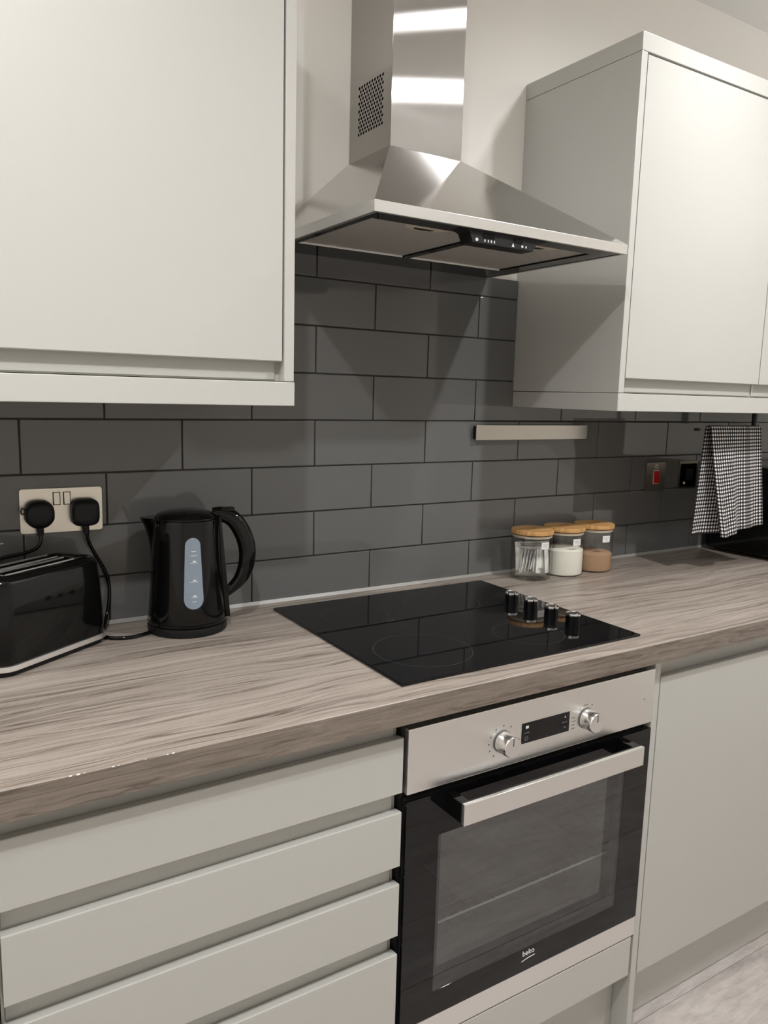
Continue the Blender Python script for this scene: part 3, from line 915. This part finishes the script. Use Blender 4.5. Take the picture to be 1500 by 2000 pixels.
plug('power_plug', 0.1495, 0.233, 'black rounded plug in the socket with its cord running behind the toaster',
     [(0.150, -0.019, 0.192), (0.149, -0.020, 0.182), (0.141, -0.020, 0.170), (0.118, -0.016, 0.161), (0.085, -0.013, 0.155), (0.055, -0.012, 0.140), (0.045, -0.03, 0.10), (0.05, -0.045, 0.06)], True)
plug('power_plug', 0.2305, 0.2325, 'black squarer plug in the socket with its cord looping down to the kettle',
     [(0.2325, -0.019, 0.190), (0.236, -0.018, 0.172), (0.248, -0.014, 0.147), (0.263, -0.011, 0.118), (0.272, -0.010, 0.088), (0.271, -0.013, 0.056), (0.262, -0.026, 0.022), (0.250, -0.055, 0.0055), (0.243, -0.083, 0.0040),
      (0.254, -0.107, 0.0040), (0.285, -0.118, 0.0040), (0.315, -0.110, 0.0045), (0.338, -0.098, 0.0055)], False)

cs = thing('cooker_switch', 'nickel cooker switch with a red rocker on the tiles', 'switch', (1.899, 0, 0.2))
MB().prism(rrect(1.899, 0.243, 0.088, 0.086, 0.003), 'y', -0.0055, -0.0004, 0.0008).build('faceplate', M['bronze_plate'], cs)
MB().box(1.8885, 1.9135, -0.0062, -0.0054, 0.221, 0.263, 0.0003, 1).build('switch_frame', M['paper'], cs)
MB().prism([(-0.0062, 0.223), (-0.0105, 0.223), (-0.0072, 0.261), (-0.0062, 0.261)], 'x', 1.890, 1.912, 0.0005).build('rocker', M['red'], cs)
q = MB(); S = 18
q.loft([[(1.901 + r * 1.2 * math.cos(2 * PI * k / S), -0.0058, 0.2742 + r * math.sin(2 * PI * k / S)) for k in range(S)] for r in (0.0062, 0.0036)], False, False)
q.build('neon_ring', M['paper'], cs)
q = MB()
for x in (1.871, 1.929):
    q.cyl((x, -0.0054, 0.243), (x, -0.0062, 0.243), 0.0028, seg=12)
q.build('screw', M['chrome'], cs)
fs = thing('fused_switch', 'dark fused switch plate on the tiles beside the hanging tea towel', 'switch', (2.055, 0, 0.2))
MB().prism(rrect(2.055, 0.2435, 0.088, 0.086, 0.003), 'y', -0.0055, -0.0004, 0.0008).build('faceplate', M['bronze_plate'], fs)
MB().prism(rrect(2.055, 0.2435, 0.078, 0.072, 0.003), 'y', -0.0062, -0.0056).build('insert', M['black_gloss'], fs)
MB().box(2.041, 2.075, -0.0095, -0.0062, 0.227, 0.262, 0.001, 1).build('fuse_holder', M['black_matte'], fs)
MB().cyl((2.036, -0.0062, 0.2185), (2.036, -0.0085, 0.2185), 0.004, seg=14).build('neon', M['paper'], fs)

# ------------------------------------------------------------------ kettle (local: +x right along the picture, -y to the camera)
ke = thing('kettle', 'glossy black electric kettle with a pale water window beside the toaster', 'kettle', (0.4035, -0.0935, 0.0), rotz=math.atan2(-0.305, 0.952), local=True)
MB().lathe([(0.070, 0.0005), (0.0765, 0.002), (0.0775, 0.012), (0.0765, 0.0165), (0.074, 0.0175)], seg=56).build('power_base', M['black_matte'], ke)
KR = lambda z: 0.0765 - (z - 0.0195) / 0.2 * 0.0120 - 0.0015 * math.sin((z - 0.0195) / 0.2 * PI)
prof = [(0.073, 0.0180), (0.0765, 0.0195), (0.0768, 0.0245), (0.0758, 0.0255), (0.0758, 0.0265)] + [(KR(0.03 + 0.19 * k / 12), 0.03 + 0.19 * k / 12) for k in range(13)] + [(0.0640, 0.2225), (0.0620, 0.2240)]
body = MB().lathe(prof, seg=64).build('body', M['black_gloss'], ke)
MB().lathe([(0.0610, 0.2242), (0.0610, 0.2262), (0.057, 0.2305), (0.047, 0.2350), (0.031, 0.2385), (0.012, 0.2400)], seg=48).build('lid', M['black_gloss'], ke)
# spout: lofted lip growing out of the rim on the left
sp_r = []
for z, dl, half in ((0.130, 0.0003, 0.006), (0.150, 0.0012, 0.012), (0.168, 0.0030, 0.017), (0.184, 0.0062, 0.021), (0.199, 0.0112, 0.0238), (0.212, 0.0168, 0.0252), (0.2245, 0.0232, 0.026)):
    reach = KR(z) + dl
    r0 = KR(min(z, 0.22))
    rg = []
    for k in range(9):
        s_ = -1 + 2 * k / 8
        yy = s_ * half
        xx = -(math.sqrt(max(r0 * r0 - half * half, 0)) - 0.004 + (reach - math.sqrt(max(r0 * r0 - half * half, 0)) + 0.004) * (1 - abs(s_) ** 1.7))
        rg.append((xx, yy, z))
    rg += [(-0.040, half * 0.9, z), (-0.040, -half * 0.9, z)]
    sp_r.append(rg)
MB().loft(sp_r).build('spout', M['black_gloss'], ke)
# handle
hp = [(0.050, 0, 0.2290), (0.068, 0, 0.2290), (0.090, 0, 0.2185), (0.1065, 0, 0.195), (0.1170, 0, 0.163), (0.1165, 0, 0.130), (0.107, 0, 0.102), (0.092, 0, 0.083), (0.0715, 0, 0.066)]
MB().tube(hp, [0.0125, 0.0150, 0.0170, 0.0175, 0.0175, 0.0165, 0.0145, 0.0115, 0.009], 18, 6, flat=(0, 1, 0)).build('handle', M['black_gloss'], ke)
MB().box(0.066, 0.0935, -0.011, 0.011, 0.2355, 0.2425, 0.003, 2).build('lid_switch', M['black_matte'], ke)
MB().prism([(0.0585, 0.228), (0.0665, 0.228), (0.0795, 0.070), (0.0835, 0.022), (0.0755, 0.022), (0.0705, 0.060)], 'y', -0.011, 0.011, 0.0015).build('handle_spine', M['black_gloss'], ke)
# water window on the camera side
def kettle_patch(z0, z1, w0, w1, ang, lift, n=14, m_=8):
    rings = []
    for i in range(n + 1):
        f = 0.5 - 0.5 * math.cos(PI * (i + 0.35) / (n + 0.7))
        z = z0 + (z1 - z0) * f
        hw = (w0 + (w1 - w0) * f)
        ze = min(z - z0, w0) / w0
        zt = min(z1 - z, w1) / w1
        hw *= math.sqrt(max(1 - (1 - ze) ** 2, 0.02)) * math.sqrt(max(1 - (1 - zt) ** 2, 0.02))
        r = KR(z) + lift
        row = []
        for k in range(m_ + 1):
            s_ = -1 + 2 * k / m_
            a = ang + s_ * hw / r
            row.append((r * math.sin(a), -r * math.cos(a), z))
        rings.append(row)
    return MB().loft(rings, False, False, closed=False)
GA = 0.17
gp = kettle_patch(0.057, 0.194, 0.0195, 0.0140, GA, 0.0010, 24, 8).build('water_window', M['gauge'], ke)
mk = MB()
for zz, wd in ((0.168, 0.0045), (0.160, 0.0060), (0.146, 0.0070), (0.1095, 0.0080), (0.0800, 0.0060), (0.0715, 0.0040)):
    r = KR(zz) + 0.0016
    row = [[(r * math.sin(GA + (s_ * wd + 0.001) / r), -r * math.cos(GA + (s_ * wd + 0.001) / r), zz + h) for s_ in (-1, -0.5, 0, 0.5, 1)] for h in (-0.0005, 0.0005)]
    mk.loft(row, False, False, closed=False)
for zz in (0.1475, 0.1110, 0.0812):
    r = KR(zz) + 0.0016
    row = [[(r * math.sin(GA + (s_ * 0.003 + 0.002) / r), -r * math.cos(GA + (s_ * 0.003 + 0.002) / r), zz + h) for s_ in (-1, 0, 1)] for h in (0.0, 0.0028)]
    mk.loft(row, False, False, closed=False)
mk.build('level_mark', M['white_print'], gp)

# ------------------------------------------------------------------ toaster (local: x along its length, -y its front)
to = thing('toaster', 'black two slot toaster with a silver base band under the socket', 'toaster', (0.1205, -0.1245, 0.0), rotz=math.atan2(0.564, 0.826), local=True)
TLN, TDP = 0.246, 0.120
def rr_ring(l, d, r, z, n=8):
    return [(x, y_, z) for x, y_ in rrect(0, 0, l, d, r, n)]
MB().loft([rr_ring(TLN - 0.012, TDP - 0.012, 0.026, 0.001), rr_ring(TLN - 0.010, TDP - 0.010, 0.027, 0.0095)]).build('foot_base', M['black_matte'], to)
MB().loft([rr_ring(TLN - 0.002, TDP - 0.002, 0.030, 0.0095), rr_ring(TLN + 0.001, TDP + 0.001, 0.031, 0.0105), rr_ring(TLN, TDP, 0.031, 0.0190), rr_ring(TLN - 0.004, TDP - 0.004, 0.030, 0.01925)]).build('base_band', M['silver_strip'], to)
tb = MB().loft([rr_ring(TLN - 0.006, TDP - 0.006, 0.030, 0.0193), rr_ring(TLN - 0.004, TDP - 0.004, 0.030, 0.04), rr_ring(TLN - 0.009, TDP - 0.009, 0.030, 0.104), rr_ring(TLN - 0.016, TDP - 0.016, 0.030, 0.151),
                rr_ring(TLN - 0.020, TDP - 0.021, 0.029, 0.157), rr_ring(TLN - 0.028, TDP - 0.030, 0.027, 0.1615), rr_ring(TLN - 0.040, TDP - 0.044, 0.022, 0.164)]).build('body', M['black_gloss'], to)
slots = [(-0.085, 0.062, -0.031, -0.007), (-0.085, 0.062, 0.009, 0.033)]
cut(tb, [(a, b, c, d, 0.05, 0.2) for a, b, c, d in slots])
for a, b, c, d in slots:
    MB().box(a, b, c - 0.0016, c + 0.0004, 0.1625, 0.1652).box(a, b, d - 0.0004, d + 0.0016, 0.1625, 0.1652).build('slot_trim', M['silver_strip'], to)
    g = MB()
    for k in range(7):
        x = a + 0.012 + k * (b - a - 0.024) / 6
        g.cyl((x, c + 0.004, 0.06), (x, c + 0.004, 0.153), 0.0009, seg=6).cyl((x, d - 0.004, 0.06), (x, d - 0.004, 0.153), 0.0009, seg=6)
    g.build('bread_guard', M['wire'], to)
MB().box(-TLN / 2 - 0.022, -TLN / 2 + 0.006, -0.016, 0.016, 0.10, 0.112, 0.003, 2).build('lever', M['black_matte'], to)

# ------------------------------------------------------------------ storage jars
def jar(x, y_, label, fill):
    j = thing('storage_jar', label, 'jar', (x, y_, 0.0), 'glass jars with bamboo lids')
    R_ = 0.0537
    MB().lathe([(0.0001, 0.0008), (R_ - 0.006, 0.0008), (R_ - 0.001, 0.004), (R_, 0.009), (R_, 0.1165), (R_ - 0.0004, 0.1180)], (x, y_, 0), 48, False, False).build('glass', M['glass'], j)
    MB().lathe([(R_ - 0.0095, 0.1115), (R_ - 0.0020, 0.1120), (R_ - 0.0014, 0.1130), (R_ - 0.003, 0.1140), (R_ - 0.003, 0.1152), (R_ - 0.0014, 0.1160), (R_ - 0.0014, 0.1172), (R_ - 0.004, 0.1180)], (x, y_, 0), 48).build('seal', M['seal_ring'], j)
    MB().lathe([(R_ + 0.0005, 0.1205), (R_ + 0.0018, 0.1213), (R_ + 0.0022, 0.1275), (R_ + 0.001, 0.1312), (R_ - 0.003, 0.1322)], (x, y_, 0), 48).build('lid', M['bamboo'], j)
    # paper label on the camera side, towards the right
    vd = Vector((x, y_, 0)) - Vector((CAMP.x, CAMP.y, 0))
    base = math.atan2(-vd.y, -vd.x)
    rows_ = []
    for z in (0.086, 0.1040):
        rows_.append([(x + (R_ + 0.0006) * math.cos(base + a), y_ + (R_ + 0.0006) * math.sin(base + a), z) for a in [0.48 + 0.46 * k / 6 for k in range(7)]])
    lb_ = MB().loft(rows_, False, False, closed=False).build('paper_label', M['paper'], j)
    pm = MB()
    for z, aa, bb in ((0.0980, 0.56, 0.84), (0.0950, 0.58, 0.80), (0.0910, 0.68, 0.80)):
        pm.loft([[(x + (R_ + 0.0009) * math.cos(base + a), y_ + (R_ + 0.0009) * math.sin(base + a), z + h) for a in [aa + (bb - aa) * k / 4 for k in range(5)]] for h in (0, 0.0009)], False, False, closed=False)
    pm.build('label_print', M['grey_print'], lb_)
    if fill:
        m_, h = fill
        rc = R_ - 0.0012
        pf_ = [(0.0001, 0.0016), (rc - 0.006, 0.0016), (rc - 0.001, 0.005), (rc, 0.010), (rc, h - 0.004), (rc - 0.006, h), (0.02, h + 0.003), (0.0001, h + 0.004)]
        c = MB().lathe(pf_, (x, y_, 0), 48).build('sugar_fill' if m_ == 'sugar' else 'powder_fill', M[m_], None, origin=(x, y_, 0))
        tag(c, 'white granulated sugar filling the middle jar' if m_ == 'sugar' else 'light brown powder half filling the jar farthest right', 'powder', kind='stuff')
    return j
JX = ((1.338, -0.0740), (1.455, -0.0735), (1.570, -0.0730))
jar(*JX[0], 'glass jar of pale sachets with bamboo lid, nearest the hob', None)
jar(*JX[1], 'glass jar of white sugar with bamboo lid, middle of three', ('sugar', 0.073))
jar(*JX[2], 'glass jar of brown powder with bamboo lid, farthest from the hob', ('cocoa', 0.053))
# sachets fanned inside the first jar
def sachet_mesh(w_, h_, bend):
    rings = []
    for i in range(7):
        v = i / 6 - 0.5
        th = 0.0012 * (1 - (2 * v) ** 4) + 0.00015
        row_f, row_b = [], []
        for k in range(5):
            u = k / 4 - 0.5
            t_ = th * (1 - (2 * u) ** 4) + 0.0001
            z = v * h_
            c_ = bend * (u * u * 4 - 1) * 0.5 + bend * 0.8 * v * v
            row_f.append((u * w_, c_ - t_, z)); row_b.append((u * w_, c_ + t_, z))
        rings.append(row_f + row_b[::-1])
    m_ = MB().loft(rings)
    o_ = m_.build('sachet', M['sachet'], None)
    d_ = o_.data
    bpy.data.objects.remove(o_)
    return d_
sm_ = [sachet_mesh(0.030, 0.074, 0.004), sachet_mesh(0.027, 0.068, -0.004), sachet_mesh(0.026, 0.078, 0.006)]
jx, jy = JX[0]
vdir = Vector((jx - CAMP.x, jy - CAMP.y, 0)).normalized()
rdir = Vector((vdir.y, -vdir.x, 0))
def sachet(lat, dep, z, tilt, yaw, lean, k, what, flat=False):
    o_ = bpy.data.objects.new('sachet', sm_[k])
    COL.objects.link(o_)
    p = Vector((jx, jy, 0)) + rdir * lat + vdir * dep
    o_.location = (p.x, p.y, z)
    base = math.atan2(rdir.y, rdir.x)
    ry, rx = Matrix.Rotation(tilt, 4, 'Y'), Matrix.Rotation(lean, 4, 'X')
    o_.rotation_euler = (Matrix.Rotation(base + yaw, 4, 'Z') @ (rx @ ry if flat else ry @ rx)).to_euler()
    # keep it inside the glass
    mtx = o_.rotation_euler.to_matrix()
    vv = [mtx @ v.co for v in o_.data.vertices]
    for _ in range(12):
        far = max(vv, key=lambda v: (v.x + o_.location.x - jx) ** 2 + (v.y + o_.location.y - jy) ** 2)
        d_ = Vector((far.x + o_.location.x - jx, far.y + o_.location.y - jy, 0))
        if d_.length > 0.0495:
            o_.location -= d_.normalized() * (d_.length - 0.0493)
    o_.location.z += max(0, 0.0035 - min(v.z for v in vv) - o_.location.z)
    o_.location.z -= max(0, max(v.z for v in vv) + o_.location.z - 0.1095)
    tag(o_, *what)
sachet(-0.038, -0.016, 0.060, -0.10, 0.75, 0.0, 2, ('pale broad sachet upright against the left side of the first jar', 'sachet'))
for k in range(10):       # edge-on fan, leaning right
    f = k / 9
    sachet(-0.026 + 0.036 * f, -0.018 + 0.004 * math.sin(3 * f), 0.048 + 0.004 * f, 0.30 + 0.50 * f, 1.46 + 0.06 * math.sin(k * 2.3), 0.05, k % 2, ('pale sachet seen edge on in the slanting fan inside the first jar', 'sachet', 'sachets fanned edge on in the first jar'))
for k in range(6):        # folds hanging at the right
    f = k / 5
    sachet(0.014 + 0.026 * f, -0.024 + 0.014 * f, 0.054 + 0.002 * f, 0.42 - 0.40 * f, 1.10 + 0.15 * math.sin(k * 1.7), -0.1, (k + 1) % 2, ('pale sachet hanging folded at the right of the first jar', 'sachet', 'folded sachets at the right of the first jar'))
for k in range(5):        # lying at the bottom
    f = k / 4
    sachet(-0.010 + 0.022 * f, -0.020 + 0.008 * (k % 2), 0.010 + 0.0035 * k, 1.50 - 0.16 * math.sin(k * 1.9), 0.25 - 0.5 * f, 1.05, k % 2, ('pale sachet lying flat at the bottom of the first jar', 'sachet', 'sachets lying at the bottom of the first jar'), True)
for k in range(3):        # resting across the top
    sachet(0.0 + 0.006 * k, -0.014, 0.082 + 0.007 * k, 1.48 - 0.1 * k, 0.1 * k, 1.15, k % 2, ('pale sachet resting level across the top of the others', 'sachet', 'sachets across the top in the first jar'), True)
for k in range(3):        # the ones behind
    sachet(-0.012 + 0.012 * k, 0.026, 0.042, 0.3 * math.sin(k), 0.4 * math.cos(k), 0.1, k % 2, ('pale sachet standing at the back of the first jar', 'sachet', 'sachets at the back of the first jar'))

# ------------------------------------------------------------------ towel rail, tea towel, microwave
RY, RZ = -0.245, 0.402
rl = thing('towel_rail', 'black rail fixed under the wall cabinet holding the checked tea towel', 'rail', (2.05, RY, 0.4475))
MB().cyl((1.752, RY, RZ - 0.002), (2.36, RY, RZ), 0.0065, seg=16).build('rod', M['black_matte'], rl)
MB().lathe([(0.004, -0.004), (0.009, -0.002), (0.009, 0.002), (0.004, 0.004)], (0, 0, 0), 14).build('end_stop', M['black_matte'], rl, origin=(0, 0, 0)).location = (1.752 - 2.05, 0, RZ - 0.002 - 0.4475)
rl.children[-1].rotation_euler = (0, PI / 2, 0)
MB().box(2.345, 2.357, RY - 0.012, RY + 0.012, RZ - 0.008, 0.4472, 0.002, 2).box(2.25, 2.40, RY - 0.03, RY + 0.03, 0.4435, 0.4473, 0.001, 1).build('bracket', M['black_matte'], rl)

# cloth: v runs from the back hem up over the rod and down to the front hem
W_, NU, NV = 0.235, 44, 90
verts, uvs, faces = [], [], []
Lb, Lf = 0.297, 0.300
r_rod = 0.0085
tot = Lb + PI * r_rod + Lf
for j in range(NV + 1):
    s_ = tot * j / NV
    for i in range(NU + 1):
        u = i / NU
        if s_ < Lb:                       # back
            d = Lb - s_                   # distance below the rod
            f = d / Lb
            xl, xr = 1.797 - 0.004 * f, 2.028 - 0.02 * f
            y_ = RY + r_rod + 0.012 * f + 0.006 * f * math.sin(u * 9)
            z = RZ - d
        elif s_ < Lb + PI * r_rod:
            a = (s_ - Lb) / r_rod
            xl, xr = 1.797, 2.028
            y_ = RY + r_rod * math.cos(a); z = RZ + r_rod * math.sin(a)
        else:
            d = s_ - Lb - PI * r_rod
            f = d / Lf
            xl, xr = 1.797 + 0.073 * f ** 1.1, 2.028 + 0.022 * f
            y_ = RY - r_rod - 0.010 * f - 0.009 * f * math.sin(u * 7.0 + 0.5) - 0.005 * f * math.sin(u * 17 + 2)
            d2 = d - 0.024 * f * u ** 1.3 + 0.004 * f * math.exp(-((u - 0.12) / 0.1) ** 2)
            z = RZ - d2
            if u < 0.08: y_ += 0.010 * f * (1 - u / 0.08)
        verts.append((xl + (xr - xl) * u, y_, z)); uvs.append((u * W_, s_))
for j in range(NV):
    for i in range(NU):
        a = j * (NU + 1) + i
        faces.append((a, a + 1, a + NU + 2, a + NU + 1))
me = bpy.data.meshes.new('tea_towel')
org = Vector((1.91, RY, 0.1))
me.from_pydata([tuple(Vector(v) - org) for v in verts], [], faces)
ul = me.uv_layers.new(name='UVMap')
for p in me.polygons:
    for li in p.loop_indices:
        ul.data[li].uv = uvs[me.loops[li].vertex_index]
me.polygons.foreach_set('use_smooth', [True] * len(me.polygons))
me.materials.append(M['towel'])
tw = bpy.data.objects.new('tea_towel', me)
COL.objects.link(tw)
tw.location = org
sd = tw.modifiers.new('cloth thickness', 'SOLIDIFY'); sd.thickness = 0.0014; sd.offset = 0
tag(tw, 'black and white gingham tea towel draped over the rail', 'towel')

mw = thing('microwave', 'black microwave at the right end of the worktop behind the tea towel', 'microwave', (2.37, -0.2, 0.0))
mx0, mx1, my0, my1 = 2.146, 2.61, -0.355, -0.025
MB().box(mx0, mx1, my0, my1, 0.012, 0.281, 0.005, 2).build('casing', M['black_gloss'], mw)
MB().box(mx0 + 0.004, mx1 - 0.11, my0 - 0.018, my0, 0.018, 0.276, 0.003, 2).build('door', M['hob'], mw)
MB().box(mx1 - 0.108, mx1 - 0.004, my0 - 0.018, my0, 0.018, 0.276, 0.003, 2).build('control_panel', M['black_gloss'], mw)
MB().cyl((mx1 - 0.056, my0 - 0.018, 0.11), (mx1 - 0.056, my0 - 0.034, 0.11), 0.02, seg=24).build('dial', M['black_matte'], mw)
for fx in (mx0 + 0.04, mx1 - 0.04):
    for fy in (my0 + 0.04, my1 - 0.04):
        MB().cyl((fx, fy, 0.0003), (fx, fy, 0.012), 0.012, seg=14).build('foot', M['black_matte'], mw)

# ------------------------------------------------------------------ loose repeats become parts of their own
def split(o):
    bm = bmesh.new(); bm.from_mesh(o.data)
    todo = set(bm.verts); isl = []
    while todo:
        st = [todo.pop()]; comp = set(st)
        while st:
            v = st.pop()
            for e in v.link_edges:
                w_ = e.other_vert(v)
                if w_ in todo:
                    todo.discard(w_); comp.add(w_); st.append(w_)
        isl.append({v.index for v in comp})
    bm.free()
    if len(isl) < 2: return
    src = o.data
    for n_, keep in enumerate(isl):
        b = bmesh.new(); b.from_mesh(src); b.verts.ensure_lookup_table()
        bmesh.ops.delete(b, geom=[v for v in b.verts if v.index not in keep], context='VERTS')
        me_ = bpy.data.meshes.new(src.name)
        b.to_mesh(me_); b.free()
        me_.materials.append(src.materials[0])
        if n_ == 0:
            o.data = me_
        else:
            c = o.copy(); c.data = me_; COL.objects.link(c)
SPLIT = {'filter_edge', 'level_mark', 'edge_chip', 'slot_trim', 'screw', 'slider', 'handle_bracket', 'shelf_runner', 'seal_gap', 'printed_symbol', 'display_symbol', 'display_mark', 'panel_mark', 'label_print', 'wire'}
for o in list(COL.objects):
    if o.type == 'MESH' and o.name.split('.')[0] in SPLIT and not o.children:
        split(o)

# ------------------------------------------------------------------ lift everything to floor level zero
for o in list(COL.objects):
    if o.get('_local'): del o['_local']
    if o.parent is None and o.type not in {'CAMERA', 'LIGHT'}:
        o.location.z += WT
